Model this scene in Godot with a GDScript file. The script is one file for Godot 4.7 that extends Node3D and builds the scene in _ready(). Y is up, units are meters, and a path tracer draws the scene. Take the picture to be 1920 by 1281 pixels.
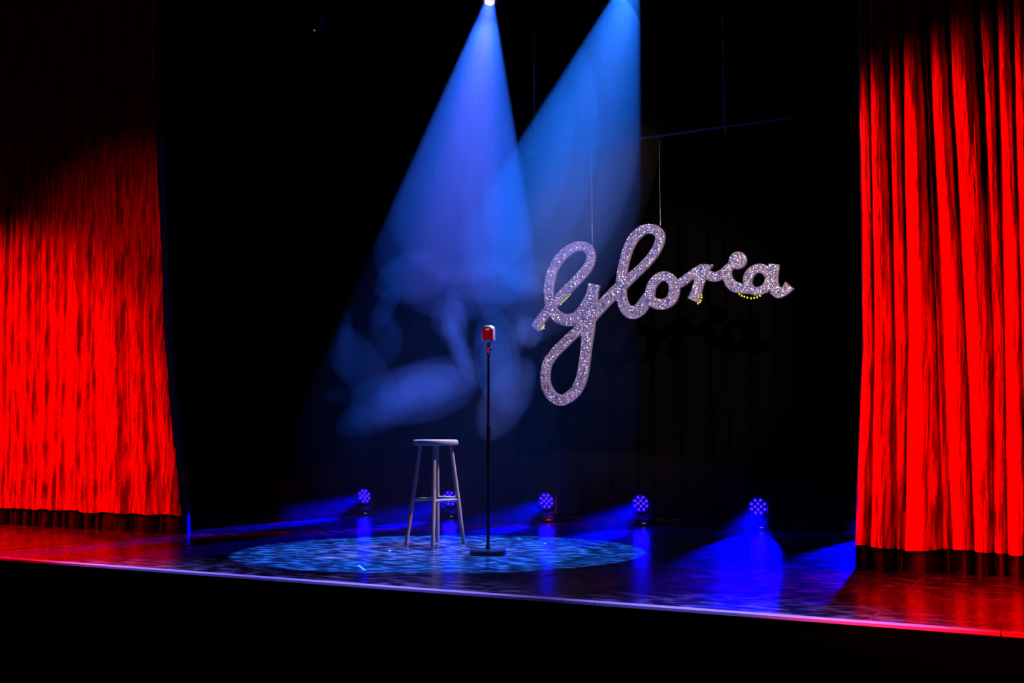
extends Node3D

const STAGE_Z := -4.69        # downstage edge of the stage floor (floor top is y = 0)
const CURTAIN_Z := -6.65      # the line on which the red house curtains hang
const LED_Z := -9.38          # the row of small moving heads on the floor
const SIGN_Z := -8.7
const PIPE_Z := -8.3

var taken := {}
var mats := {}
var rng := RandomNumberGenerator.new()
var wob := FastNoiseLite.new()


func _ready() -> void:
	rng.seed = 7
	wob.seed = 3
	wob.noise_type = FastNoiseLite.TYPE_SIMPLEX_SMOOTH
	wob.frequency = 1.0
	wob.fractal_octaves = 3
	set_camera_and_air()
	set_front_lights()
	make_materials()
	build_shell()
	build_stage_floor()
	build_backdrop()
	build_red_curtains()
	build_rig()
	build_sign()
	build_stool()
	build_microphone()
	build_floor_lights()
	build_small_things()
	build_smoke()


# ---------------------------------------------------------------- camera, air, lights
func set_camera_and_air() -> void:
	var cam := Camera3D.new()
	cam.name = "camera"
	cam.position = Vector3(0, 0.73, 0)
	cam.rotation_degrees = Vector3(5.48, 28.15, 0)
	cam.fov = 35.06
	cam.near = 0.05
	cam.far = 60.0
	add_child(cam)
	cam.current = true
	var e := Environment.new()
	e.background_mode = Environment.BG_COLOR
	e.background_color = Color.BLACK
	e.tonemap_mode = Environment.TONE_MAPPER_LINEAR
	e.tonemap_exposure = 1.0
	e.sdfgi_enabled = true
	e.ssao_enabled = true
	e.ssil_enabled = true
	e.volumetric_fog_enabled = true
	e.volumetric_fog_density = 0.0
	var w := WorldEnvironment.new()
	w.name = "environment"
	w.environment = e
	add_child(w)


func spot(called: String, at: Vector3, to: Vector3, color: Color, energy: float, half: float, soft: float, size: float, parent: Node3D = self) -> SpotLight3D:
	var l := SpotLight3D.new()
	l.name = called
	l.light_color = color
	l.light_energy = energy
	l.spot_range = 30.0
	l.spot_attenuation = 2.0
	l.spot_angle = half
	l.spot_angle_attenuation = soft
	l.light_size = size
	l.shadow_enabled = true
	parent.add_child(l, true)
	var up := Vector3.UP if absf((to - at).normalized().y) < 0.98 else Vector3.FORWARD
	var pose := Transform3D(Basis.looking_at(to - at, up), at)
	l.transform = parent.transform.affine_inverse() * pose if parent != self else pose
	return l


func set_front_lights() -> void:
	# house lights of the show: two red washes on the curtains, a lavender profile on the sign, a lavender wash on the stage edge
	spot("red_wash_light", Vector3(-11.0, 2.9, -1.5), Vector3(-8.7, 0.85, CURTAIN_Z), Color(1, 0.0, 0.0), 185.0, 20.0, 1.0, 0.08)
	spot("red_wash_light", Vector3(-4.8, 2.7, -1.0), Vector3(-7.3, 1.5, CURTAIN_Z), Color(1, 0.0, 0.0), 16.0, 18.5, 1.0, 0.08)
	spot("red_wash_light", Vector3(-5.9, 2.5, -3.4), Vector3(0.3, 1.3, CURTAIN_Z), Color(1, 0.0, 0.0), 300.0, 16.5, 1.0, 0.08)
	spot("red_wash_light", Vector3(-2.6, 1.6, 0.6), Vector3(0.25, 0.7, CURTAIN_Z), Color(1, 0.0, 0.0), 150.0, 13.0, 1.0, 0.08)
	spot("sign_light", Vector3(0.8, 3.5, -1.0), Vector3(-3.25, 1.95, SIGN_Z), lin(1.0, 0.66, 0.68), 87.0, 9.5, 0.5, 0.05)
	# a row of downlights over the stage edge: lavender in the middle, red at both ends
	for q in [[-4.9, 85.0], [-3.3, 95.0], [-1.4, 105.0]]:
		spot("edge_wash_light", Vector3(q[0], 5.6, -4.0), Vector3(q[0], 0.0, -4.25), lin(0.17, 0.14, 1.0), q[1], 11.5, 1.0, 0.1)
	for q in [[-7.6, 70.0], [-6.0, 45.0], [-0.2, 8.0]]:
		spot("edge_wash_light", Vector3(q[0], 5.6, -4.0), Vector3(q[0], 0.0, -4.6), Color(1, 0, 0), q[1], 11.0, 1.0, 0.1)
	# rose-white specials from the right end of the lighting pipe on the stool and the microphone, and a red one from the house on the grille
	spot("stool_light", Vector3(-1.6, 5.2, -7.9), Vector3(-4.3, 0.45, -6.9), lin(0.9, 0.66, 1.0), 55.0, 3.7, 0.6, 0.05)
	spot("microphone_light", Vector3(-1.6, 5.2, -7.9), Vector3(-3.61, 1.48, -6.41), lin(0.85, 0.75, 1.0), 110.0, 1.2, 0.6, 0.05)
	spot("microphone_red_light", Vector3(-5.0, 2.0, 2.6), Vector3(-3.61, 1.47, -6.41), lin(1.0, 0.02, 0.06), 30.0, 0.7, 0.6, 0.05)


func lin(r: float, g: float, b: float) -> Color:
	return Color(r, g, b).linear_to_srgb()


# ---------------------------------------------------------------- materials
func mat(called: String, color: Color, rough: float, metal := 0.0, spec := 0.5) -> StandardMaterial3D:
	var m := StandardMaterial3D.new()
	m.resource_name = called
	m.albedo_color = color
	m.roughness = rough
	m.metallic = metal
	m.metallic_specular = spec
	mats[called] = m
	return m


func glow(called: String, color: Color, energy: float) -> StandardMaterial3D:
	var m := mat(called, Color(0.02, 0.02, 0.02), 0.3)
	m.emission_enabled = true
	m.emission = color
	m.emission_energy_multiplier = energy
	return m


func noise_tex(seed_: int, freq: float, octaves: int, ramp: Array = [], size := 1024, warp := 0.0, kind := FastNoiseLite.TYPE_SIMPLEX_SMOOTH) -> NoiseTexture2D:
	var n := FastNoiseLite.new()
	n.seed = seed_
	n.frequency = freq
	n.noise_type = kind
	n.fractal_octaves = octaves
	if warp > 0.0:
		n.domain_warp_enabled = true
		n.domain_warp_amplitude = warp
		n.domain_warp_frequency = freq * 1.5
	var t := NoiseTexture2D.new()
	t.width = size
	t.height = size
	t.seamless = true
	t.noise = n
	if ramp.size():
		var g := Gradient.new()
		g.offsets = PackedFloat32Array(ramp.map(func(p): return p[0]))
		g.colors = PackedColorArray(ramp.map(func(p): return p[1]))
		t.color_ramp = g
	return t


func grey(v: float) -> Color:
	return lin(v, v, v)


func make_materials() -> void:
	mat("black_paint", grey(0.0015), 0.9, 0.0, 0.0)
	mat("black_velvet", grey(0.002), 1.0, 0.0, 0.0)
	mat("black_lining", grey(0.006), 0.42, 0.0, 0.3)
	mat("black_metal", grey(0.03), 0.38, 0.6)
	mat("black_enamel", grey(0.02), 0.28, 0.0, 0.5)
	mat("black_plastic", grey(0.012), 0.45)
	mat("chrome", grey(0.75), 0.16, 1.0)
	mat("satin_chrome", grey(0.78), 0.36, 1.0)
	mat("batten_paint", grey(0.05), 0.5)
	mat("dull_steel", grey(0.35), 0.35, 1.0)
	mat("edge_trim", grey(0.75), 0.5, 0.0, 0.4)
	mat("white_tape", grey(0.6), 0.7)
	mat("seam_tape", grey(0.09), 0.3)
	# crushed red velvet
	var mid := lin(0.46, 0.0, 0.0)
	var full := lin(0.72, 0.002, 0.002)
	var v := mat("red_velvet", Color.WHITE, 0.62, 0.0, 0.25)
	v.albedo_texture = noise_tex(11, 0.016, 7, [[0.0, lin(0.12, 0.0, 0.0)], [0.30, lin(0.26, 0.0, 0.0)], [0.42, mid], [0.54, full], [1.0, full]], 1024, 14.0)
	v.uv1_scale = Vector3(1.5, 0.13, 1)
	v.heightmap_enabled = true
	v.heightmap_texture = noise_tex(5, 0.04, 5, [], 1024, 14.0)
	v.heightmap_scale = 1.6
	# black vinyl dance floor with scuffs
	var f := mat("stage_vinyl", Color.WHITE, 1.0, 0.0, 0.5)
	f.albedo_texture = noise_tex(21, 0.012, 6, [[0.0, grey(0.010)], [0.40, grey(0.017)], [0.53, grey(0.05)], [0.64, grey(0.13)], [1.0, grey(0.28)]], 1024, 30.0)
	f.roughness_texture = noise_tex(22, 0.01, 4, [[0.0, Color(0.19, 0.19, 0.19)], [1.0, Color(0.31, 0.31, 0.31)]], 512)
	f.roughness_texture_channel = BaseMaterial3D.TEXTURE_CHANNEL_RED
	f.uv1_triplanar = true
	f.uv1_world_triplanar = true
	f.uv1_scale = Vector3(0.42, 0.5, 0.85)
	# pale worn wood of the stool
	var w := mat("stool_wood", Color.WHITE, 0.4, 0.0, 0.5)
	w.albedo_texture = noise_tex(31, 0.02, 4, [[0.0, lin(0.30, 0.2, 0.13)], [1.0, lin(0.5, 0.37, 0.26)]], 256)
	w.uv1_triplanar = true
	w.uv1_scale = Vector3(9, 1.2, 9)
	# the sign
	mat("sign_face", lin(0.30, 0.27, 0.32), 0.7, 0.0, 0.4)
	mat("sign_side", lin(0.42, 0.36, 0.42), 0.6)
	mat("sequin", lin(0.85, 0.84, 0.88), 0.27, 1.0)
	glow("bulb_glow", lin(0.85, 0.9, 0.02), 1.0)
	mat("red_grille", lin(0.32, 0.006, 0.012), 0.5)
	glow("led_glow", lin(0.0025, 0.0004, 1.0), 60.0)
	glow("display_glow", lin(0.16, 0.1, 0.42), 1.0)
	glow("indicator_glow", lin(0.16, 0.17, 0.06), 1.0)
	glow("lamp_glow", lin(0.95, 0.74, 0.46), 1.0)


# ---------------------------------------------------------------- nodes
func numbered(called: String) -> String:
	var n: int = taken.get(called, 0)
	taken[called] = n + 1
	return called if n == 0 else "%s_%03d" % [called, n]


func thing(called: String, label: String, category: String, at := Vector3.ZERO, group := "") -> Node3D:
	var o := Node3D.new()
	o.name = numbered(called)
	o.position = at
	add_child(o)
	tag(o, label, category, group)
	return o


func tag(o: Node3D, label: String, category := "", group := "") -> void:
	o.set_meta("label", label)
	if category:
		o.set_meta("category", category)
	if group:
		o.set_meta("group", group)


func part(called: String, mesh: Mesh, m: String, parent: Node3D, pose := Transform3D(), label := "") -> MeshInstance3D:
	var o := MeshInstance3D.new()
	o.name = called if parent != self else numbered(called)
	o.mesh = mesh
	o.material_override = mats[m]
	o.transform = pose
	parent.add_child(o, true)
	if label:
		o.set_meta("label", label)
	return o


func struct(called: String, mesh: Mesh, m: String, at: Vector3, label: String, category: String) -> MeshInstance3D:
	var o := part(called, mesh, m, self, Transform3D(Basis(), at))
	o.set_meta("kind", "structure")
	tag(o, label, category)
	return o


func pose(at: Vector3, turn := Basis()) -> Transform3D:
	return Transform3D(turn, at)


# ---------------------------------------------------------------- shapes
func quad(st: SurfaceTool, a: Vector3, b: Vector3, c: Vector3, d: Vector3) -> void:
	for p in [a, b, c, a, c, d]:
		st.add_vertex(p)


func start() -> SurfaceTool:
	var st := SurfaceTool.new()
	st.begin(Mesh.PRIMITIVE_TRIANGLES)
	return st


func finish(st: SurfaceTool) -> ArrayMesh:
	st.generate_normals()
	return st.commit()


func add_box(st: SurfaceTool, size: Vector3, b := 0.003, at := Vector3.ZERO, turn := Basis()) -> void:
	# a box with chamfered edges
	st.set_smooth_group(-1)
	var h := size / 2.0
	b = minf(b, minf(h.x, minf(h.y, h.z)) * 0.9)
	var c := func(sx, sy, sz, axis) -> Vector3:
		var p := Vector3(sx * (h.x - b), sy * (h.y - b), sz * (h.z - b))
		p[axis] = [sx * h.x, sy * h.y, sz * h.z][axis]
		return at + turn * p
	var face := func(pts: Array, out: Vector3) -> void:
		var n: Vector3 = (pts[1] - pts[0]).cross(pts[2] - pts[0])
		if n.dot(turn * out) > 0.0:
			pts.reverse()
		for k in range(1, pts.size() - 1):
			st.add_vertex(pts[0])
			st.add_vertex(pts[k])
			st.add_vertex(pts[k + 1])
	for s in [-1.0, 1.0]:
		face.call([c.call(s, -1.0, -1.0, 0), c.call(s, 1.0, -1.0, 0), c.call(s, 1.0, 1.0, 0), c.call(s, -1.0, 1.0, 0)], Vector3(s, 0, 0))
		face.call([c.call(-1.0, s, -1.0, 1), c.call(1.0, s, -1.0, 1), c.call(1.0, s, 1.0, 1), c.call(-1.0, s, 1.0, 1)], Vector3(0, s, 0))
		face.call([c.call(-1.0, -1.0, s, 2), c.call(1.0, -1.0, s, 2), c.call(1.0, 1.0, s, 2), c.call(-1.0, 1.0, s, 2)], Vector3(0, 0, s))
		for t in [-1.0, 1.0]:
			face.call([c.call(s, t, -1.0, 0), c.call(s, t, 1.0, 0), c.call(s, t, 1.0, 1), c.call(s, t, -1.0, 1)], Vector3(s, t, 0))
			face.call([c.call(s, -1.0, t, 0), c.call(s, 1.0, t, 0), c.call(s, 1.0, t, 2), c.call(s, -1.0, t, 2)], Vector3(s, 0, t))
			face.call([c.call(-1.0, s, t, 1), c.call(1.0, s, t, 1), c.call(1.0, s, t, 2), c.call(-1.0, s, t, 2)], Vector3(0, s, t))
			for u in [-1.0, 1.0]:
				face.call([c.call(s, t, u, 0), c.call(s, t, u, 1), c.call(s, t, u, 2)], Vector3(s, t, u))


func box(size: Vector3, b := 0.003) -> ArrayMesh:
	var st := start()
	add_box(st, size, b)
	return finish(st)


func add_lathe(st: SurfaceTool, profile: Array, seg := 32, where := Transform3D()) -> void:
	# profile of Vector2(radius, height) from bottom to top; corners sharper than 35 degrees stay crisp
	var group := 1
	for k in profile.size() - 1:
		var a: Vector2 = profile[k]
		var b: Vector2 = profile[k + 1]
		if k > 0 and absf((a - profile[k - 1]).angle_to(b - a)) > 0.6:
			group += 1
		st.set_smooth_group(group)
		for i in seg:
			var p := TAU * i / seg
			var q := TAU * (i + 1) / seg
			var d := Vector3(cos(p), 0, sin(p))
			var e := Vector3(cos(q), 0, sin(q))
			var v := [d * a.x + Vector3.UP * a.y, e * a.x + Vector3.UP * a.y, e * b.x + Vector3.UP * b.y, d * b.x + Vector3.UP * b.y]
			if a.x > 1e-6:
				for n in [0, 1, 2]:
					st.add_vertex(where * v[n])
			if b.x > 1e-6:
				for n in [0, 2, 3]:
					st.add_vertex(where * v[n])


func lathe(profile: Array, seg := 32) -> ArrayMesh:
	var st := start()
	add_lathe(st, profile, seg)
	return finish(st)


func add_rod(st: SurfaceTool, a: Vector3, b: Vector3, ra: float, rb: float, seg := 16) -> void:
	var y := (b - a).normalized()
	var x := y.cross(Vector3.RIGHT if absf(y.x) < 0.9 else Vector3.FORWARD).normalized()
	var l := (b - a).length()
	var c := minf(ra, rb) * 0.25
	add_lathe(st, [Vector2(0, 0), Vector2(ra - c, 0), Vector2(ra, c), Vector2(rb, l - c), Vector2(rb - c, l), Vector2(0, l)], seg, Transform3D(Basis(x, y, x.cross(y)), a))


func rod(a: Vector3, b: Vector3, ra: float, rb := -1.0, seg := 16) -> ArrayMesh:
	var st := start()
	add_rod(st, a, b, ra, rb if rb > 0.0 else ra, seg)
	return finish(st)


func add_path(st: SurfaceTool, pts: Array, r: float, seg := 10) -> void:
	# a round bar swept along points
	st.set_smooth_group(1)
	var rings := []
	for i in pts.size():
		var t: Vector3 = (pts[mini(i + 1, pts.size() - 1)] - pts[maxi(i - 1, 0)]).normalized()
		var x := t.cross(Vector3.UP if absf(t.y) < 0.9 else Vector3.RIGHT).normalized()
		var y := x.cross(t)
		var ring := []
		for k in seg:
			var p := TAU * k / seg
			ring.append(pts[i] + (x * cos(p) + y * sin(p)) * r)
		rings.append(ring)
	for i in pts.size() - 1:
		for k in seg:
			var n := (k + 1) % seg
			quad(st, rings[i][k], rings[i + 1][k], rings[i + 1][n], rings[i][n])


func grid_mesh(p: PackedVector3Array, nx: int, ny: int, uv: PackedVector2Array) -> ArrayMesh:
	# nx columns by ny rows of points, smooth normals from their neighbours
	var n := PackedVector3Array()
	n.resize(p.size())
	for j in ny:
		for i in nx:
			var a := p[j * nx + mini(i + 1, nx - 1)] - p[j * nx + maxi(i - 1, 0)]
			var b := p[mini(j + 1, ny - 1) * nx + i] - p[maxi(j - 1, 0) * nx + i]
			n[j * nx + i] = a.cross(b).normalized()
	var idx := PackedInt32Array()
	idx.resize((nx - 1) * (ny - 1) * 6)
	var at := 0
	for j in ny - 1:
		for i in nx - 1:
			var k := j * nx + i
			idx[at] = k
			idx[at + 1] = k + nx
			idx[at + 2] = k + nx + 1
			idx[at + 3] = k
			idx[at + 4] = k + nx + 1
			idx[at + 5] = k + 1
			at += 6
	var arrays := []
	arrays.resize(Mesh.ARRAY_MAX)
	arrays[Mesh.ARRAY_VERTEX] = p
	arrays[Mesh.ARRAY_NORMAL] = n
	arrays[Mesh.ARRAY_TEX_UV] = uv
	arrays[Mesh.ARRAY_INDEX] = idx
	var m := ArrayMesh.new()
	m.add_surface_from_arrays(Mesh.PRIMITIVE_TRIANGLES, arrays)
	return m


# ---------------------------------------------------------------- the room
func build_shell() -> void:
	var lo := -11.0
	var hi := 2.6
	var mid := (lo + hi) / 2.0
	var w := hi - lo
	struct("floor", box(Vector3(w, 0.12, 6.2), 0.01), "black_paint", Vector3(mid, -0.067, -7.79), "black timber stage deck under the dance floor sheets", "floor")
	struct("wall_front", box(Vector3(w, 0.88, 0.06), 0.004), "black_paint", Vector3(mid, -0.462, -4.735), "black front face of the stage below its lit edge", "wall")
	struct("floor", box(Vector3(w + 2.0, 0.1, 13.0), 0.01), "black_paint", Vector3(mid, -0.95, 1.73), "dark auditorium floor in front of the stage", "floor")
	struct("wall_back", box(Vector3(w + 2.0, 7.6, 0.2), 0.01), "black_paint", Vector3(mid, 2.8, -11.0), "black back wall of the stage house", "wall")
	struct("wall_left", box(Vector3(0.2, 7.6, 19.0), 0.01), "black_paint", Vector3(lo - 0.9, 2.8, -1.4), "black side wall to the left of the stage", "wall")
	struct("wall_right", box(Vector3(0.2, 7.6, 19.0), 0.01), "black_paint", Vector3(hi + 0.9, 2.8, -1.4), "black side wall to the right of the stage", "wall")
	struct("wall_rear", box(Vector3(w + 2.0, 7.6, 0.2), 0.01), "black_paint", Vector3(mid, 2.8, 8.2), "dark rear wall of the auditorium behind the viewer", "wall")
	struct("ceiling", box(Vector3(w + 2.0, 0.2, 19.4), 0.01), "black_paint", Vector3(mid, 6.7, -1.4), "black ceiling above stage and auditorium", "ceiling")


func build_stage_floor() -> void:
	var deck: Node3D = get_node("floor")
	var seams := [-11.0, -8.72, -6.75, -4.767, -2.747, -0.858, 1.05, 2.6]
	var off := deck.position
	for i in seams.size() - 1:
		var a: float = seams[i]
		var b: float = seams[i + 1]
		part("vinyl_sheet", box(Vector3(b - a - 0.003, 0.007, 6.14), 0.0015), "stage_vinyl", deck, pose(Vector3((a + b) / 2.0, -0.0035, -7.76) - off))
		if i > 0:
			part("seam_tape", box(Vector3(0.022, 0.0012, 6.1), 0.0005), "seam_tape", deck, pose(Vector3(a, 0.0006, -7.77) - off))
	var trim := Node3D.new()
	trim.name = "trim_1"
	trim.position = Vector3(0, 0, STAGE_Z)
	add_child(trim)
	trim.set_meta("kind", "structure")
	tag(trim, "thin pale metal nosing along the front edge of the stage", "trim")
	var joints := [-10.7, -8.975, -7.25, -5.525, -3.8, -2.075, -0.35, 1.375, 2.6]
	for i in joints.size() - 1:
		var l: float = joints[i + 1] - joints[i] - 0.004
		var st := start()
		add_box(st, Vector3(l, 0.004, 0.05), 0.0015, Vector3(0, 0.003, -0.024))
		add_box(st, Vector3(l, 0.016, 0.005), 0.0018, Vector3(0, -0.003, 0.0025))
		part("edge_strip", finish(st), "edge_trim", trim, pose(Vector3((joints[i] + joints[i + 1]) / 2.0, 0, 0)))


# ---------------------------------------------------------------- drapery
func between(xs: Array, ys: Array, y: float) -> float:
	# xs given at the heights ys, which run downwards
	for k in ys.size() - 1:
		if y >= ys[k + 1] or k == ys.size() - 2:
			var t: float = (y - ys[k + 1]) / (ys[k] - ys[k + 1])
			return lerpf(xs[k + 1], xs[k], clampf(t, -0.3, 1.6))
	return xs[-1]


func drape(nx: int, ny: int, y_low: float, y_high: float, valleys: Array, ys: Array, fullness: float, fine: float, hem_wave: float, z: float, salt: float, trench := 0.009, groove := 0.03) -> ArrayMesh:
	# a hung cloth: rounded pleats between the listed valleys, whose x is given at the heights ys; the first and last valley are the side edges
	var p := PackedVector3Array()
	var uv := PackedVector2Array()
	p.resize(nx * ny)
	uv.resize(nx * ny)
	var count := valleys.size()
	for j in ny:
		var v := float(j) / (ny - 1)
		v = v * v * 0.35 + v * 0.65          # closer rows at the hem
		var y0 := lerpf(y_low, y_high, v)
		var row := PackedFloat32Array()
		for k in count:
			row.append(between(valleys[k], ys, y0) + wob.get_noise_2d(y0 * 0.9 + k * 7.3, salt) * 0.012 * minf(1.0, fine * 60.0))
		var k := 0
		var along := 0.0
		var was := Vector2.ZERO
		for i in nx:
			var x := lerpf(row[0], row[count - 1], float(i) / (nx - 1))
			while k < count - 2 and x > row[k + 1]:
				k += 1
			var w := maxf(row[k + 1] - row[k], 0.005)
			var t := clampf((x - row[k]) / w, 0.0, 1.0)
			var skew := 1.0 + 0.35 * sin(k * 2.4 + salt)
			var bulge := pow(sin(PI * pow(t, skew)), 0.55)
			var crease := exp(-pow(minf(1.0 if k == 0 else t, 1.0 if k == count - 2 else 1.0 - t) * w / trench, 2.0))
			var low := clampf((0.55 - y0) / 0.5, 0.0, 1.0)
			var d := bulge * clampf(w * 0.62, 0.012, 0.10) * fullness * (1.0 + 0.25 * low) - crease * groove
			var fold := sin(PI * t) * clampf(w * 0.62, 0.012, 0.10) * fullness
			d += wob.get_noise_3d(x * 5.0, y0 * 0.45, salt) * fine * 3.2
			d += absf(wob.get_noise_3d(x * 15.0 + 9.0, y0 * 0.8, salt)) * fine * 2.0
			d += wob.get_noise_3d(x * 9.0, y0 * 5.0, salt + 5.0) * fine * 1.6 * low * low
			var y := y0
			if j < ny / 8:
				y += (wob.get_noise_2d(x * 2.2, salt + 2.0) * 1.0 + bulge * 0.35) * hem_wave * (1.0 - float(j) / (ny / 8))
			p[j * nx + i] = Vector3(x, y, z + d)
			if i > 0:
				along += Vector2(x - was.x, fold - was.y).length()
			was = Vector2(x, fold)
			uv[j * nx + i] = Vector2(along * 1.2 + salt, -y0)
	return grid_mesh(p, nx, ny, uv)


func build_backdrop() -> void:
	var b := thing("backdrop_curtain", "full black velvet drape closing the back of the stage", "curtain", Vector3(0, 0, -10.35))
	var valleys := []
	var x := -10.9
	while x < 2.5:
		valleys.append([x])
		x += rng.randf_range(0.16, 0.34)
	var rows := []
	for v in valleys:
		var c: float = v[0]
		rows.append([c, c + rng.randf_range(-0.02, 0.02)])
	part("cloth", drape(620, 70, 0.015, 6.3, rows, [6.0, 0.0], 1.0, 0.004, 0.004, 0.0, 40.0), "black_velvet", b)
	part("batten", rod(Vector3(-10.9, 6.32, 0), Vector3(2.5, 6.32, 0), 0.024), "black_metal", b)


func build_red_curtains() -> void:
	# stage right
	var ys := [2.9, 1.34, 0.16]
	var v := [[-1.158, -1.18, -1.262], [-1.099, -1.12, -1.175], [-0.994, -1.008, -1.04], [-0.912, -0.934, -0.995], [-0.789, -0.778, -0.785], [-0.757, -0.748, -0.735],
		[-0.642, -0.618, -0.622], [-0.482, -0.476, -0.517], [-0.395, -0.418, -0.452], [-0.306, -0.329, -0.348], [-0.19, -0.2, -0.21], [-0.05, -0.06, -0.05],
		[0.1, 0.1, 0.11], [0.22, 0.23, 0.22], [0.4, 0.41, 0.4], [0.58, 0.57, 0.6], [0.75, 0.76, 0.75], [0.98, 0.97, 0.98], [1.2, 1.2, 1.2]]
	var c := thing("red_curtain", "red crushed velvet stage curtain drawn to the right, the nearer of the two", "curtain", Vector3(0, 0, CURTAIN_Z), "red house curtains")
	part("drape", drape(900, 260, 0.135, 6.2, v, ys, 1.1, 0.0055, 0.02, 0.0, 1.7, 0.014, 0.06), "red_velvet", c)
	var edge := []
	for k in 40:
		var y := lerpf(6.2, 0.13, k / 39.0)
		edge.append(Vector3(between(v[0], ys, y), y, 0.0))
	part("lining", lining(edge, v, ys, 1.0), "black_lining", c, Transform3D(), "black lining showing under the red hem")
	part("track", rod(Vector3(-1.3, 6.24, 0.02), Vector3(1.4, 6.24, 0.02), 0.03), "black_metal", c)
	# stage left
	ys = [3.27, 1.64, 0.2]
	v = [[-10.5, -10.45, -10.4], [-10.2, -10.15, -10.1], [-9.95, -9.9, -9.88], [-9.7, -9.62, -9.6], [-9.45, -9.4, -9.35], [-9.2, -9.12, -9.1],
		[-8.978, -8.908, -8.849], [-8.787, -8.713, -8.673], [-8.629, -8.581, -8.543], [-8.51, -8.442, -8.4], [-8.378, -8.306, -8.245], [-8.161, -8.094, -8.038],
		[-7.949, -7.887, -7.848], [-7.742, -7.731, -7.609], [-7.525, -7.426, -7.305], [-7.385, -7.302, -7.198], [-7.201, -7.136, -6.968], [-7.13, -7.02, -6.86], [-7.04, -6.89, -6.65]]
	var full_row := []
	for k in v.size() - 1:
		full_row.append(v[k])
		if k > 1 and k < v.size() - 3 and k % 2 == 0:
			var f := rng.randf_range(0.4, 0.62)
			full_row.append([lerpf(v[k][0], v[k + 1][0], f), lerpf(v[k][1], v[k + 1][1], f + 0.05), lerpf(v[k][2], v[k + 1][2], f - 0.03)])
	full_row.append(v[-1])
	v = full_row
	c = thing("red_curtain", "red crushed velvet stage curtain drawn to the left, the farther of the two", "curtain", Vector3(0, 0, CURTAIN_Z), "red house curtains")
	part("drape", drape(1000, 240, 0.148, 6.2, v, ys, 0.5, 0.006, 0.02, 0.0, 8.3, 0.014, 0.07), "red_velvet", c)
	edge = []
	for k in 40:
		var y := lerpf(6.2, 0.13, k / 39.0)
		edge.append(Vector3(between(v[-1], ys, y), y, 0.0))
	part("lining", lining(edge, v, ys, -1.0), "black_lining", c, Transform3D(), "black lining showing under the red hem")
	part("track", rod(Vector3(-10.6, 6.24, 0.02), Vector3(-6.9, 6.24, 0.02), 0.03), "black_metal", c)


func lining(edge: Array, valleys: Array, ys: Array, side: float) -> ArrayMesh:
	# black lining cloth: a pleated skirt that reaches the floor behind the hem, and the return at the onstage edge
	var rows := []
	for k in valleys.size():
		var q: Array = valleys[k]
		var last: float = q[2]
		if k == (0 if side > 0.0 else valleys.size() - 1):
			last -= side * 0.006                  # meets the return
		rows.append([last, last])
	var sheet := drape(420, 30, -0.003, 0.5, rows, [1.0, 0.0], 0.75, 0.004, 0.0006, -0.085, 3.0)
	var st := start()
	st.append_from(sheet, 0, Transform3D())
	var p := PackedVector3Array()
	var uv := PackedVector2Array()
	for k in edge.size():
		var e: Vector3 = edge[edge.size() - 1 - k]
		var y := -0.003 if k == 0 else e.y
		for i in 6:
			var t := i / 5.0
			p.append(Vector3(e.x - side * 0.018 * sin(PI * t) + side * 0.004, y, 0.012 - t * 0.12))
			uv.append(Vector2(t, y))
	st.append_from(grid_mesh(p, 6, edge.size(), uv), 0, Transform3D())
	return st.commit()


# ---------------------------------------------------------------- things hung above the stage
func build_rig() -> void:
	var pipe := thing("lighting_pipe", "long black lighting pipe carrying the two beam lanterns above the frame", "pipe", Vector3(-4.2, 5.42, PIPE_Z - 0.1))
	part("tube", rod(Vector3(-4.0, 0, 0), Vector3(4.2, 0, 0), 0.024), "black_metal", pipe)
	for x in [-3.4, 0.0, 3.6]:
		part("drop_cable", rod(Vector3(x, 0.02, 0), Vector3(x, 1.17, 0), 0.004, -1.0, 8), "black_metal", pipe)
	lantern(Vector3(-4.655, 4.89, PIPE_Z), Vector3(-4.22, 0, -6.48), 13.0, "stage lantern with a white-hot lens sending down the violet-blue left beam", true, lin(0.02, 0.12, 1.0), lin(0.36, 0.13, 1.0), 222.0)
	lantern(Vector3(-3.215, 4.87, PIPE_Z), Vector3(-3.9, 0, -6.6), 14.0, "stage lantern at the top edge sending down the azure right beam", true, lin(0.012, 0.16, 1.0), lin(0.10, 0.24, 1.0), 155.0)
	lantern(Vector3(-6.62, 5.02, PIPE_Z), Vector3(-6.2, 0, -6.3), 13.0, "unlit stage lantern in the upper left dark with a tiny pale indicator", false, Color.BLACK, Color.BLACK, 0.0)
	# the batten from which the sign hangs
	var b := thing("sign_batten", "thin dark pipe batten from which the glitter sign hangs", "pipe", Vector3(-3.2, 3.404, SIGN_Z))
	part("tube", rod(Vector3(-1.3, 0, 0), Vector3(1.17, 0, 0), 0.011, -1.0, 12), "batten_paint", b)
	for x in [-1.22, 0.578]:
		var st := start()
		for k in 12:                     # a short chain, links turned by quarters
			ring(st, Vector3(x, 0.035 + k * 0.026, 0), 0.009, 0.018, 0.0026, k % 2 == 0)
		ring(st, Vector3(x, 0.0, 0), 0.017, 0.02, 0.003, false)
		part("chain", finish(st), "dull_steel", b)
		part("drop_cable", rod(Vector3(x, 0.34, 0), Vector3(x, 3.1, 0), 0.003, -1.0, 8), "dull_steel", b)
	part("safety_clip", lathe([Vector2(0, -0.05), Vector2(0.006, -0.045), Vector2(0.007, -0.01), Vector2(0.003, 0.0)], 10), "dull_steel", b, pose(Vector3(0.592, -0.012, 0.0)))


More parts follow.
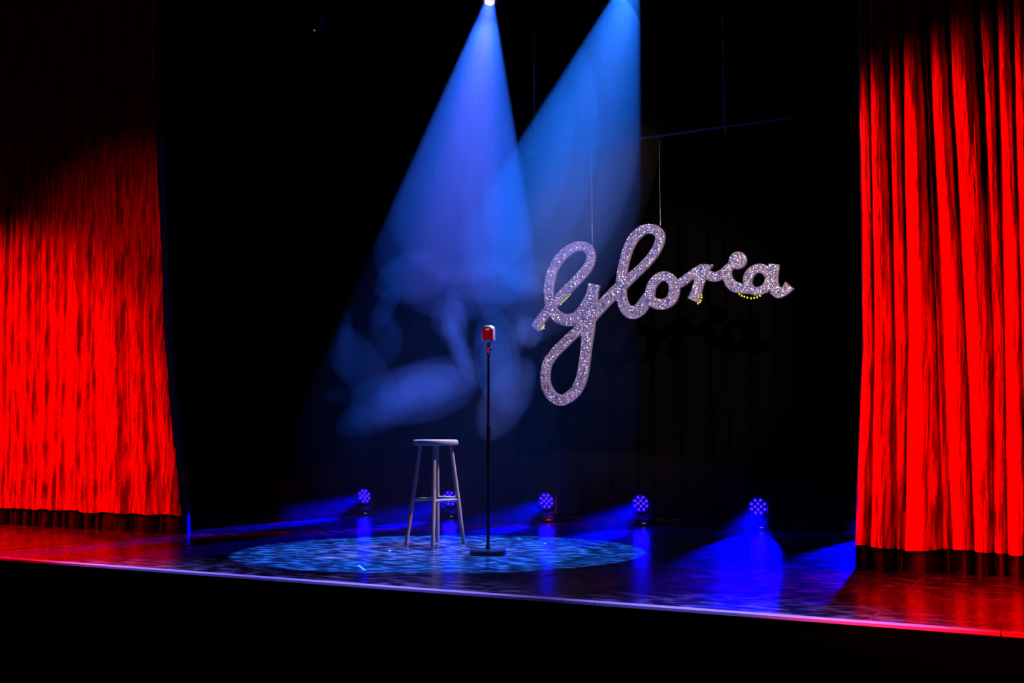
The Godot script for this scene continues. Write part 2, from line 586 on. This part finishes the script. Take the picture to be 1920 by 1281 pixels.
func ring(st: SurfaceTool, at: Vector3, rx: float, ry: float, r: float, turned: bool) -> void:
	var pts := []
	for k in 13:
		var p := TAU * k / 12.0
		var q := Vector3(cos(p) * rx, sin(p) * ry, 0)
		pts.append(at + (Vector3(q.z, q.y, q.x) if turned else q))
	add_path(st, pts, r, 6)


func lantern(apex: Vector3, to: Vector3, half: float, label: String, lit: bool, wide: Color, core: Color, energy: float) -> void:
	# the lamp sits at the back of a straight barrel, its aperture cuts the cone
	var o := thing("stage_lantern", label, "stage light", apex)
	var aim := (to - apex).normalized()
	var y := -aim
	var x := y.cross(Vector3.BACK).normalized()
	var turn := Basis(x, y, x.cross(y))
	o.transform.basis = turn
	var reach := 0.175                     # from the lamp to the lens
	var lens := tan(deg_to_rad(half)) * reach + 0.006
	part("lens", lathe([Vector2(0, -reach - 0.012), Vector2(lens * 0.6, -reach - 0.008), Vector2(lens, -reach), Vector2(lens, -reach + 0.012), Vector2(lens * 0.9, 0.03), Vector2(0, 0.03)], 20), "lamp_glow" if lit else "black_enamel", o, Transform3D(), "glowing lens" if lit else "dark lens")
	var r := lens + 0.012
	var st := start()
	add_lathe(st, [Vector2(r, -reach + 0.006), Vector2(r + 0.02, -reach + 0.006), Vector2(r + 0.022, -reach + 0.05), Vector2(r + 0.03, -reach + 0.06), Vector2(r + 0.032, 0.18), Vector2(r + 0.01, 0.24), Vector2(0, 0.25)], 32)
	add_lathe(st, [Vector2(r, -reach + 0.006), Vector2(r, 0.05), Vector2(0, 0.05)], 32)
	part("barrel", finish(st), "black_enamel", o)
	for s in [-1.0, 1.0]:
		part("yoke_arm", box(Vector3(0.006, 0.24, 0.03), 0.002), "black_metal", o, pose(Vector3(s * (r + 0.045), 0.14, 0.0)))
		part("locking_knob", lathe([Vector2(0, -0.012), Vector2(0.016, -0.01), Vector2(0.016, 0.01), Vector2(0, 0.012)], 14), "black_plastic", o, pose(Vector3(s * (r + 0.056), 0.05, 0.0), Basis(Vector3.BACK, PI / 2)))
	part("yoke_bar", box(Vector3(2.0 * (r + 0.048), 0.006, 0.03), 0.002), "black_metal", o, pose(Vector3(0, 0.262, 0.0)))
	var hook := turn.inverse() * (Vector3(apex.x, 5.39, PIPE_Z - 0.09) - apex)
	part("hook_clamp", rod(Vector3(0, 0.262, 0), hook, 0.014), "black_metal", o)
	if not lit:
		part("indicator_light", lathe([Vector2(0, -0.012), Vector2(0.008, -0.009), Vector2(0.009, 0.0), Vector2(0, 0.002)], 14), "indicator_glow", o, pose(turn.inverse() * Vector3(0.02, -0.205, 0.1)))
		return
	spot("beam_light", apex, to, wide, energy, half, 0.06, 0.012, o)
	spot("beam_core_light", apex, to, core, energy * 0.22, half * 0.72, 0.8, 0.012, o)


# ---------------------------------------------------------------- the hanging glitter sign
func build_sign() -> void:
	# centre lines of the script letters: x, y and half width in metres, on the plane of the sign
	var strokes := [
		["loop_y", [[-1.126, -0.213, 0.046], [-1.063, -0.134, 0.046], [-0.991, -0.055, 0.046], [-0.899, 0.032, 0.045], [-0.78, 0.133, 0.045], [-0.671, 0.228, 0.045], [-0.601, 0.301, 0.045], [-0.566, 0.383, 0.043], [-0.584, 0.463, 0.042], [-0.657, 0.504, 0.043], [-0.763, 0.486, 0.046], [-0.87, 0.413, 0.048], [-0.945, 0.306, 0.047], [-0.981, 0.178, 0.047], [-0.983, 0.063, 0.046], [-0.961, -0.039, 0.048], [-0.899, -0.117, 0.052], [-0.805, -0.155, 0.054], [-0.712, -0.143, 0.059], [-0.634, -0.08, 0.064], [-0.58, 0.009, 0.059], [-0.555, 0.078, 0.053], [-0.536, 0.151, 0.057]]],
		["descender", [[-0.549, 0.077, 0.052], [-0.573, -0.048, 0.059], [-0.589, -0.146, 0.065], [-0.6, -0.258, 0.061], [-0.613, -0.384, 0.051], [-0.633, -0.524, 0.051], [-0.658, -0.663, 0.051], [-0.708, -0.773, 0.051], [-0.786, -0.844, 0.051], [-0.871, -0.872, 0.049], [-0.961, -0.824, 0.049], [-1.012, -0.737, 0.047], [-1.023, -0.652, 0.046], [-1.004, -0.545, 0.046], [-0.94, -0.458, 0.045], [-0.846, -0.374, 0.046], [-0.752, -0.296, 0.045], [-0.674, -0.238, 0.048], [-0.597, -0.167, 0.06], [-0.504, -0.083, 0.054], [-0.413, 0.001, 0.054], [-0.33, 0.07, 0.057], [-0.247, 0.141, 0.053], [-0.158, 0.206, 0.044], [-0.069, 0.276, 0.041], [0.012, 0.357, 0.041], [0.068, 0.442, 0.041], [0.088, 0.523, 0.043], [0.051, 0.577, 0.043], [-0.011, 0.598, 0.042], [-0.08, 0.587, 0.045], [-0.154, 0.531, 0.047], [-0.211, 0.438, 0.047], [-0.25, 0.322, 0.045], [-0.273, 0.212, 0.047], [-0.28, 0.101, 0.048], [-0.27, -0.011, 0.047], [-0.232, -0.094, 0.051], [-0.172, -0.124, 0.058], [-0.11, -0.101, 0.058], [-0.061, -0.038, 0.053], [-0.014, 0.034, 0.041]]],
		["o", [[-0.014, 0.014, 0.042], [0.004, 0.095, 0.042], [0.06, 0.157, 0.043], [0.127, 0.173, 0.042], [0.185, 0.137, 0.044], [0.21, 0.067, 0.047], [0.193, -0.013, 0.047], [0.15, -0.058, 0.046], [0.088, -0.069, 0.046], [0.022, -0.05, 0.045], [-0.012, -0.007, 0.042], [-0.014, 0.014, 0.042]]],
		["r", [[0.216, 0.087, 0.036], [0.273, 0.106, 0.039], [0.343, 0.153, 0.038], [0.407, 0.191, 0.036], [0.469, 0.213, 0.044]]],
		["r_stem", [[0.469, 0.213, 0.042], [0.444, 0.152, 0.045], [0.423, 0.079, 0.043], [0.4, 0.007, 0.045], [0.372, -0.052, 0.049]]],
		["r_tip", [[0.428, 0.2, 0.028], [0.483, 0.216, 0.034], [0.522, 0.223, 0.019], [0.552, 0.234, 0.004]]],
		["i", [[0.455, 0.191, 0.045], [0.503, 0.157, 0.042], [0.564, 0.134, 0.041], [0.626, 0.148, 0.041], [0.681, 0.194, 0.036], [0.722, 0.231, 0.033]]],
		["dot", [[0.693, 0.257, 0.004], [0.697, 0.257, 0.023], [0.707, 0.257, 0.043], [0.724, 0.257, 0.060], [0.744, 0.257, 0.070], [0.767, 0.257, 0.074], [0.790, 0.257, 0.070], [0.810, 0.257, 0.060], [0.827, 0.257, 0.043], [0.837, 0.257, 0.023], [0.841, 0.257, 0.004]]],
		["i_stem", [[0.688, 0.2, 0.03], [0.673, 0.148, 0.037], [0.686, 0.094, 0.041], [0.725, 0.045, 0.044], [0.778, 0.024, 0.043], [0.831, 0.014, 0.039], [0.871, 0.008, 0.037]]],
		["a", [[0.843, 0.063, 0.037], [0.852, 0.115, 0.039], [0.887, 0.158, 0.039], [0.94, 0.177, 0.038], [0.992, 0.16, 0.038], [1.025, 0.113, 0.038], [1.024, 0.063, 0.037], [0.996, 0.015, 0.037], [0.949, -0.01, 0.036], [0.899, -0.009, 0.035], [0.86, 0.02, 0.036], [0.843, 0.063, 0.036]]],
		["a_stem", [[1.067, 0.201, 0.044], [1.057, 0.126, 0.044], [1.052, 0.055, 0.045], [1.067, -0.005, 0.046], [1.102, -0.037, 0.044], [1.15, -0.024, 0.038], [1.192, 0.019, 0.046]]],
	]
	var s := thing("glitter_sign", "large silver glitter sign of joined script letters hanging over the stage", "sign", Vector3(-3.3, 2.0, SIGN_Z))
	var st := start()
	var flakes := []
	var layer := 0
	for item in strokes:
		var pts := smooth_stroke(item[1])
		ribbon(st, pts, layer * 0.0004)
		layer += 1
		scatter(flakes, pts, layer * 0.0004)
	part("letter_body", finish(st), "sign_face", s)
	var mm := MultiMesh.new()
	mm.transform_format = MultiMesh.TRANSFORM_3D
	mm.mesh = sequin_mesh()
	mm.instance_count = flakes.size()
	for i in flakes.size():
		mm.set_instance_transform(i, flakes[i])
	var f := MultiMeshInstance3D.new()
	f.name = "sequins"
	f.multimesh = mm
	f.material_override = mats["sequin"]
	f.set_meta("kind", "stuff")
	f.set_meta("label", "silver glitter covering the letters")
	s.add_child(f)
	# small festoon bulbs still burning along the lower edges
	var bulb := lathe([Vector2(0, -0.0085), Vector2(0.0072, -0.003), Vector2(0.0065, 0.004), Vector2(0, 0.0105)], 7)
	for p in [[-0.874, 0.002], [-0.858, 0.02], [-0.839, 0.034], [-0.818, 0.05], [-0.801, 0.068], [-0.782, 0.085], [-1.068, -0.214], [-1.056, -0.199], [-1.044, -0.184], [-1.046, -0.207], [0.468, 0.114], [0.438, -0.001], [0.44, -0.023], [0.432, -0.047], [0.423, -0.062], [0.406, -0.072], [0.763, -0.016], [0.784, -0.031], [0.805, -0.04], [0.83, -0.05], [0.861, -0.058], [0.887, -0.056], [0.912, -0.052], [0.938, -0.042], [0.997, -0.011]]:
		part("bulb", bulb, "bulb_glow", s, pose(Vector3(p[0] + 0.007, p[1] - 0.008, -0.02)), "small yellow bulb")
	for w in [[0.088, 0.64, 1.395, "thin wire from the batten to the tallest loop of the sign"], [-0.555, 0.50, 1.395, "faint wire inside the blue beam to the first loop of the sign"]]:
		var o := part("hanging_wire", rod(Vector3(0, 0, 0), Vector3(0, w[2] - w[1], 0), 0.0018, -1.0, 8), "dull_steel", self, pose(Vector3(-3.3 + w[0], 2.0 + w[1] - 0.02, SIGN_Z - 0.02)))
		tag(o, w[3], "wire", "wires holding the sign")


func smooth_stroke(c: Array) -> Array:
	var out := []
	var n := c.size()
	for i in n - 1:
		var p := []
		for k in [-1, 0, 1, 2]:
			var q: Array = c[clampi(i + k, 0, n - 1)]
			p.append(Vector3(q[0], q[1], q[2]))
		for k in 6:
			var t := k / 6.0
			out.append(p[1].cubic_interpolate(p[2], p[0], p[3], t))
	var e: Array = c[n - 1]
	out.append(Vector3(e[0], e[1], e[2]))
	return out


func ribbon(st: SurfaceTool, pts: Array, lift: float) -> void:
	# a flat letter stroke, 5 cm deep, with a rounded front rim
	var rings := []
	for i in pts.size():
		var a: Vector3 = pts[maxi(i - 1, 0)]
		var b: Vector3 = pts[mini(i + 1, pts.size() - 1)]
		var t := Vector2(b.x - a.x, b.y - a.y).normalized()
		var nrm := Vector3(-t.y, t.x, 0)
		var c := Vector3(pts[i].x, pts[i].y, 0)
		var h: float = pts[i].z
		var r := minf(0.004, h * 0.4)
		var f := lift + 0.002 * sin(i * 0.05)
		rings.append([c - nrm * h + Vector3(0, 0, -0.032), c - nrm * h + Vector3(0, 0, f - r), c - nrm * (h - r) + Vector3(0, 0, f), c + nrm * (h - r) + Vector3(0, 0, f), c + nrm * h + Vector3(0, 0, f - r), c + nrm * h + Vector3(0, 0, -0.032)])
	for i in rings.size() - 1:
		for k in 6:
			st.set_smooth_group(-1 if k != 2 else 2)
			var n := (k + 1) % 6
			quad(st, rings[i][k], rings[i][n], rings[i + 1][n], rings[i + 1][k])
	st.set_smooth_group(-1)
	for e in [0, rings.size() - 1]:
		for k in range(1, 5):
			for p in [rings[e][0], rings[e][k], rings[e][k + 1]]:
				st.add_vertex(p)


func sequin_mesh() -> ArrayMesh:
	# a six sided flake of unit radius, a twentieth thick
	return lathe([Vector2(0, -0.06), Vector2(0.9, -0.06), Vector2(1.0, 0.0), Vector2(0.9, 0.06), Vector2(0, 0.06)], 6)


func scatter(flakes: Array, pts: Array, lift: float) -> void:
	for i in pts.size() - 1:
		var a: Vector3 = pts[i]
		var b: Vector3 = pts[i + 1]
		var t := Vector2(b.x - a.x, b.y - a.y)
		var nrm := Vector2(-t.y, t.x).normalized()
		for k in int(t.length() * (a.z + b.z) * 14000.0 + rng.randf()):
			var f := rng.randf()
			var h := lerpf(a.z, b.z, f) * 0.86
			var c := Vector2(a.x, a.y) + t * f + nrm * h * rng.randf_range(-1.0, 1.0)
			var big := rng.randf() < 0.2
			var r := rng.randf_range(0.0055, 0.0085) if big else rng.randf_range(0.002, 0.004)
			var lean := Basis(Vector3(1, 0, 0), PI / 2 + rng.randfn() * 0.3) * Basis(Vector3(0, 0, 1), rng.randfn() * 0.3) * Basis(Vector3.UP, rng.randf() * TAU)
			flakes.append(Transform3D(lean.scaled(Vector3(r, r, r)), Vector3(c.x, c.y, lift + 0.0032 + rng.randf() * 0.002)))


# ---------------------------------------------------------------- stool
func build_stool() -> void:
	var s := thing("bar_stool", "round-topped four-legged wooden bar stool in the spotlight pool", "stool", Vector3(-4.345, 0, -6.908))
	var seat_r := 0.17
	part("seat", lathe([Vector2(0, 0.728), Vector2(0.155, 0.728), Vector2(0.166, 0.733), Vector2(seat_r, 0.742), Vector2(seat_r, 0.756), Vector2(0.167, 0.765), Vector2(0.158, 0.7705), Vector2(0.145, 0.772), Vector2(0.09, 0.768), Vector2(0, 0.766)], 64), "stool_wood", s)
	var feet := []
	var tops := []
	for a in [-33.0, 62.0, 141.0, 243.0]:
		var d := Vector3(cos(deg_to_rad(a)), 0, sin(deg_to_rad(a)))
		feet.append(d * 0.213)
		tops.append(d * 0.115 + Vector3.UP * 0.732)
	for k in 4:
		var st := start()
		add_rod(st, feet[k], feet[k].lerp(tops[k], 0.45), 0.0135, 0.0165, 20)
		add_rod(st, feet[k].lerp(tops[k], 0.445), tops[k], 0.0165, 0.0135, 20)
		part("leg", finish(st), "stool_wood", s)
	for k in 4:
		var y := 0.325 + 0.012 * (k % 2)
		var a: Vector3 = feet[k].lerp(tops[k], y / 0.732)
		var b: Vector3 = feet[(k + 1) % 4].lerp(tops[(k + 1) % 4], y / 0.732)
		var st := start()
		add_rod(st, a, a.lerp(b, 0.5), 0.0085, 0.0115, 14)
		add_rod(st, a.lerp(b, 0.495), b, 0.0115, 0.0085, 14)
		part("rung", finish(st), "stool_wood", s)


# ---------------------------------------------------------------- microphone
func build_microphone() -> void:
	var at := Vector3(-3.614, 0, -6.414)
	var s := thing("microphone_stand", "slim black straight microphone stand on a round base", "microphone stand", at)
	part("base", lathe([Vector2(0, 0.0), Vector2(0.118, 0.0), Vector2(0.124, 0.004), Vector2(0.125, 0.026), Vector2(0.121, 0.032), Vector2(0.05, 0.036), Vector2(0.022, 0.04), Vector2(0.018, 0.05), Vector2(0, 0.05)], 64), "black_enamel", s)
	part("lower_tube", rod(Vector3(0, 0.045, 0), Vector3(0, 0.84, 0), 0.0105, -1.0, 20), "black_enamel", s)
	part("clutch", lathe([Vector2(0.0105, 0.775), Vector2(0.0135, 0.785), Vector2(0.0145, 0.80), Vector2(0.0145, 0.845), Vector2(0.0125, 0.862), Vector2(0.0085, 0.87)], 20), "black_plastic", s)
	part("upper_tube", rod(Vector3(0, 0.83, 0), Vector3(0, 1.345, 0), 0.0085, -1.0, 20), "black_enamel", s)
	part("thread_ring", lathe([Vector2(0.008, 1.333), Vector2(0.0125, 1.335), Vector2(0.013, 1.345), Vector2(0.0115, 1.352), Vector2(0, 1.352)], 20), "chrome", s, Transform3D(), "chrome collar at the top of the pole")
	var m := thing("microphone", "vintage chrome microphone with a red grille on top of the stand", "microphone", at + Vector3(0, 1.352, 0))
	m.rotation_degrees.y = 4.0
	# swivel: a knuckle that leans to the right under the head
	var st := start()
	add_rod(st, Vector3(0, 0, 0), Vector3(0, 0.03, 0), 0.0125, 0.0135)
	add_rod(st, Vector3(0.004, 0.03, -0.012), Vector3(0.004, 0.03, 0.012), 0.019, 0.019, 24)
	part("knuckle", finish(st), "chrome", m)
	st = start()
	add_rod(st, Vector3(0.002, 0.032, 0), Vector3(0.0, 0.09, 0), 0.0105, 0.012)
	part("neck", finish(st), "black_enamel", m)
	# head: pill shape, 9 cm wide, 12 cm tall, 6.5 cm deep
	part("bottom_ring", pill([[0.0, 0.40], [0.006, 0.52], [0.016, 0.72], [0.02, 0.74]], 0.078), "chrome", m)
	part("grille", pill([[0.0, 0.88], [0.004, 0.95], [0.06, 0.955], [0.068, 0.93]], 0.094), "red_grille", m, Transform3D(), "red front mesh")
	part("top_cap", pill([[0.0, 1.0], [0.004, 1.03], [0.014, 1.02], [0.024, 0.93], [0.031, 0.76], [0.036, 0.5], [0.038, 0.2], [0.0385, 0.02]], 0.157), "satin_chrome", m)
	for sx in [-1.0, 1.0]:
		var rib := start()
		add_box(rib, Vector3(0.0055, 0.078, 0.03), 0.002, Vector3(sx * 0.0405, 0.127, 0.0))
		for k in 9:
			add_box(rib, Vector3(0.004, 0.0042, 0.034), 0.0012, Vector3(sx * 0.0435, 0.094 + k * 0.0084, 0.0))
		part("side_band", finish(rib), "satin_chrome", m)
	for k in 7:
		var x := -0.027 + k * 0.009
		var z := 0.0315 * sqrt(maxf(0.0, 1.0 - pow(absf(x) / 0.043, 2.6)))
		for side in [-1.0, 1.0]:
			part("grille_bar", rod(Vector3(x, 0.096, side * z), Vector3(x, 0.16, side * z), 0.0013, -1.0, 8), "red_grille", m)


func pill(rings: Array, base: float) -> ArrayMesh:
	# stacked rounded outlines: [height above base, scale]
	var st := start()
	st.set_smooth_group(1)
	var all := []
	for r in rings:
		var ring_ := []
		for k in 40:
			var p := TAU * k / 40.0
			var c := cos(p)
			var s := sin(p)
			ring_.append(Vector3(signf(c) * pow(absf(c), 0.8) * 0.044 * r[1], base + r[0], signf(s) * pow(absf(s), 0.8) * 0.033 * r[1]))
		all.append(ring_)
	for i in all.size() - 1:
		for k in 40:
			var n := (k + 1) % 40
			quad(st, all[i][k], all[i][n], all[i + 1][n], all[i + 1][k])
	st.set_smooth_group(-1)
	for e in [0, all.size() - 1]:
		for k in range(1, 39):
			for p in [all[e][0], all[e][k], all[e][k + 1]]:
				st.add_vertex(p)
	return finish(st)


# ---------------------------------------------------------------- small LED moving heads on the floor
func build_floor_lights() -> void:
	var spec := [
		[-6.745, 4.0, "small blue moving head light standing alone left of the stool", 100.0],
		[-5.70, 4.0, "small blue moving head light seen between the legs of the bar stool", 100.0],
		[-4.625, 4.0, "small blue moving head light just right of the microphone stand", 100.0],
		[-3.665, 4.0, "small blue moving head light under the middle of the glitter sign", 125.0],
		[-2.59, 11.0, "brightest small blue moving head light, beneath the right end of the sign", 170.0],
		[-1.55, 2.0, "small blue moving head light hidden behind the edge of the right curtain", 170.0],
	]
	for q in spec:
		moving_head(q[0], q[1], q[2], q[3])


func moving_head(x: float, pan: float, label: String, energy: float) -> void:
	var o := thing("moving_head_light", label, "stage light", Vector3(x, 0, LED_Z), "blue moving heads along the back of the stage")
	var st := start()
	add_box(st, Vector3(0.2, 0.062, 0.17), 0.008, Vector3(0, 0.039, 0))
	for sx in [-1.0, 1.0]:
		for sz in [-1.0, 1.0]:
			add_rod(st, Vector3(sx * 0.08, 0.0, sz * 0.065), Vector3(sx * 0.08, 0.01, sz * 0.065), 0.012, 0.012, 12)
	part("base", finish(st), "black_plastic", o)
	part("display", box(Vector3(0.034, 0.009, 0.002), 0.0006), "display_glow", o, pose(Vector3(0.045, 0.026, 0.0862)), "small lit display")
	for k in 4:
		part("button", lathe([Vector2(0, 0), Vector2(0.0045, 0), Vector2(0.004, 0.002), Vector2(0, 0.0025)], 10), "dull_steel", o, pose(Vector3(0.03 + k * 0.012, 0.052, 0.085), Basis(Vector3.RIGHT, PI / 2)))
	part("turntable", lathe([Vector2(0, 0.07), Vector2(0.075, 0.07), Vector2(0.075, 0.078), Vector2(0.07, 0.082), Vector2(0, 0.082)], 28), "black_plastic", o)
	for s in [-1.0, 1.0]:
		var arm := start()
		add_box(arm, Vector3(0.03, 0.175, 0.085), 0.008, Vector3(s * 0.1, 0.165, 0))
		add_box(arm, Vector3(0.085, 0.022, 0.08), 0.006, Vector3(s * 0.06, 0.09, 0))
		part("yoke_arm", finish(arm), "black_plastic", o)
	var aim := Basis(Vector3.UP, deg_to_rad(pan)) * Basis(Vector3.RIGHT, deg_to_rad(10.5))       # z of this basis looks out of the face
	var turn := Basis(aim.x, aim.z, -aim.y)                                                         # its y looks out of the face
	var head := part("head", lathe([Vector2(0, -0.085), Vector2(0.045, -0.083), Vector2(0.062, -0.07), Vector2(0.08, -0.02), Vector2(0.083, 0.03), Vector2(0.083, 0.052), Vector2(0.079, 0.055), Vector2(0.076, 0.05), Vector2(0.074, 0.046), Vector2(0, 0.046)], 36), "black_plastic", o, pose(Vector3(0, 0.21, 0), turn))
	var led := lathe([Vector2(0.0125, 0.046), Vector2(0.0095, 0.056), Vector2(0, 0.0592)], 8)
	for k in 12:
		var ring_ := k < 8
		var a := TAU * (k + 0.5) / 8.0 if ring_ else TAU * k / 4.0
		var r := 0.0585 if ring_ else 0.0255
		part("led_lens", led, "led_glow", head, pose(Vector3(cos(a) * r, 0, sin(a) * r)), "blue LED lens")
	var face := Vector3(x, 0.21, LED_Z) + aim.z * 0.075
	spot("led_beam_light", face, face + aim.z, Color(0.0, 0.0, 1.0), energy, 9.5, 0.35, 0.05, o)


# ---------------------------------------------------------------- bits on the floor
func build_small_things() -> void:
	var t := part("tape_mark", box(Vector3(0.3, 0.001, 0.014), 0.0004), "white_tape", self, pose(Vector3(-3.895, 0.0006, -5.37), Basis(Vector3.UP, -0.81)))
	tag(t, "short slanting strip of white tape near the front of the light pool", "tape")
	var scraps := [[Vector2(-4.0, -7.58), 0.2, "white paper scrap on the floor just right of the pole, behind the stand base"], [Vector2(-3.62, -7.3), 1.0, "larger white paper scrap at the back rim of the light pool"],
		[Vector2(-3.02, -7.02), 0.6, "white paper scrap at the back right rim of the light pool"], [Vector2(-4.33, -6.3), 2.0, "white paper scrap on the floor in front of the stool"]]
	for s in scraps:
		var m := start()
		add_box(m, Vector3(0.022, 0.0012, 0.016), 0.0004, Vector3(-0.009, 0.003, 0), Basis(Vector3.BACK, 0.24))
		add_box(m, Vector3(0.02, 0.0012, 0.016), 0.0004, Vector3(0.009, 0.004, 0), Basis(Vector3.BACK, -0.35))
		var o := part("paper_scrap", finish(m), "white_tape", self, pose(Vector3(s[0].x, 0.0, s[0].y), Basis(Vector3.UP, s[1])))
		tag(o, s[2], "paper scrap", "paper scraps in the light pool")


# ---------------------------------------------------------------- smoke
func fog(called: String, at: Vector3, size: Vector3, density: float, turn := Vector3.ZERO, parent: Node3D = self) -> void:
	var key := "fog_%.4f" % density
	if not mats.has(key):
		var m := FogMaterial.new()
		m.resource_name = "stage_haze"
		m.albedo = Color(0.97, 0.97, 0.97)
		m.density = density
		mats[key] = m
	var v := FogVolume.new()
	v.name = called
	v.shape = RenderingServer.FOG_VOLUME_SHAPE_ELLIPSOID
	v.size = size
	v.material = mats[key]
	v.position = at
	v.rotation = turn
	parent.add_child(v, true)


func soft_puff(s: Node3D, at: Vector3, size: Vector3, density: float, turn := Vector3.ZERO, even := false) -> void:
	# two nested volumes, so that a puff thins out towards its rim
	for q in [[1.0, 0.45], [0.80, 0.55]] if even else [[1.0, 0.5], [0.66, 0.65]]:
		fog("puff", at, size * q[0], snappedf(density * q[1], 0.002), turn, s)


func build_smoke() -> void:
	var s := thing("stage_smoke", "blue-lit theatrical smoke drifting in the two beams over the stage", "smoke")
	s.set_meta("kind", "stuff")
	var r := RandomNumberGenerator.new()
	r.seed = 12
	# the even haze in the beams: ellipsoids lying along them
	soft_puff(s, Vector3(-4.46, 3.26, -7.70), Vector3(2.1, 3.25, 1.8), 0.054, Vector3(-0.36, 0, 0.06), true)
	soft_puff(s, Vector3(-3.62, 3.2, -7.75), Vector3(1.45, 3.6, 1.7), 0.046, Vector3(-0.36, 0, -0.1), true)
	fog("puff", Vector3(-4.3, 1.2, -7.0), Vector3(3.2, 2.5, 2.0), 0.004, Vector3.ZERO, s)
	var order := 0
	# the drifting clouds lower down: centre, size, roll, density
	for q in [[-4.70, 1.13, 0.92, 0.42, 0.15, 0.22], [-4.42, 1.21, 0.74, 0.32, 0.22, 0.18], [-4.98, 1.36, 0.36, 0.84, 0.7, 0.14], [-5.12, 1.56, 0.34, 0.46, -0.45, 0.14],
			[-4.84, 0.97, 0.62, 0.26, 0.35, 0.16], [-3.74, 1.34, 0.30, 0.66, 0.12, 0.24], [-3.86, 1.08, 0.36, 0.70, -0.5, 0.13],
			[-3.64, 1.56, 0.20, 0.24, 0.0, 0.14], [-4.10, 1.46, 0.13, 0.52, 0.38, 0.22], [-4.2, 2.02, 0.9, 0.34, -0.1, 0.11], [-4.80, 2.08, 0.62, 0.42, 0.25, 0.12],
			[-3.70, 2.0, 0.75, 0.26, -0.25, 0.11], [-4.44, 1.74, 0.16, 0.50, 0.2, 0.12], [-5.0, 1.84, 0.14, 0.42, -0.5, 0.12], [-4.22, 1.68, 0.30, 0.30, 0.0, 0.09], [-5.45, 0.78, 0.8, 0.5, 0.1, 0.05]]:
		var at := Vector3(q[0], q[1], -8.3 + 1.8 * (4.9 - q[1]) / 4.9)
		var dense: float = q[5]
		at.z += [-0.22, 0.0, 0.22][order % 3]
		order += 1
		if dense > 0.15:
			soft_puff(s, at, Vector3(q[2] * 1.12, q[3] * 1.15, 0.5), dense * 0.5, Vector3(0, 0.4, q[4]))
		else:
			fog("puff", at, Vector3(q[2], q[3], 0.42), snappedf(dense * 0.4, 0.002), Vector3(0, 0.4, q[4]), s)
		for k in (2 if dense > 0.12 else 1):
			var a := PI * (k + r.randf())
			var d := Vector3(cos(a) * q[2], sin(a) * q[3], r.randf_range(-0.2, 0.2)) * 0.36
			var size := r.randf_range(0.12, 0.24)
			fog("puff", at + d, Vector3(size * r.randf_range(1.2, 2.6), size * r.randf_range(0.4, 0.7), size), snappedf(q[5] * 0.30, 0.002), Vector3(r.randf() * 0.6, r.randf() * 3.0, q[4] + a + 1.57 + r.randfn() * 0.3), s)
	# thin layer over the back of the floor, in which the low beams show
	fog("puff", Vector3(-4.6, 0.2, -8.6), Vector3(6.2, 1.0, 1.7), 0.022, Vector3.ZERO, s)
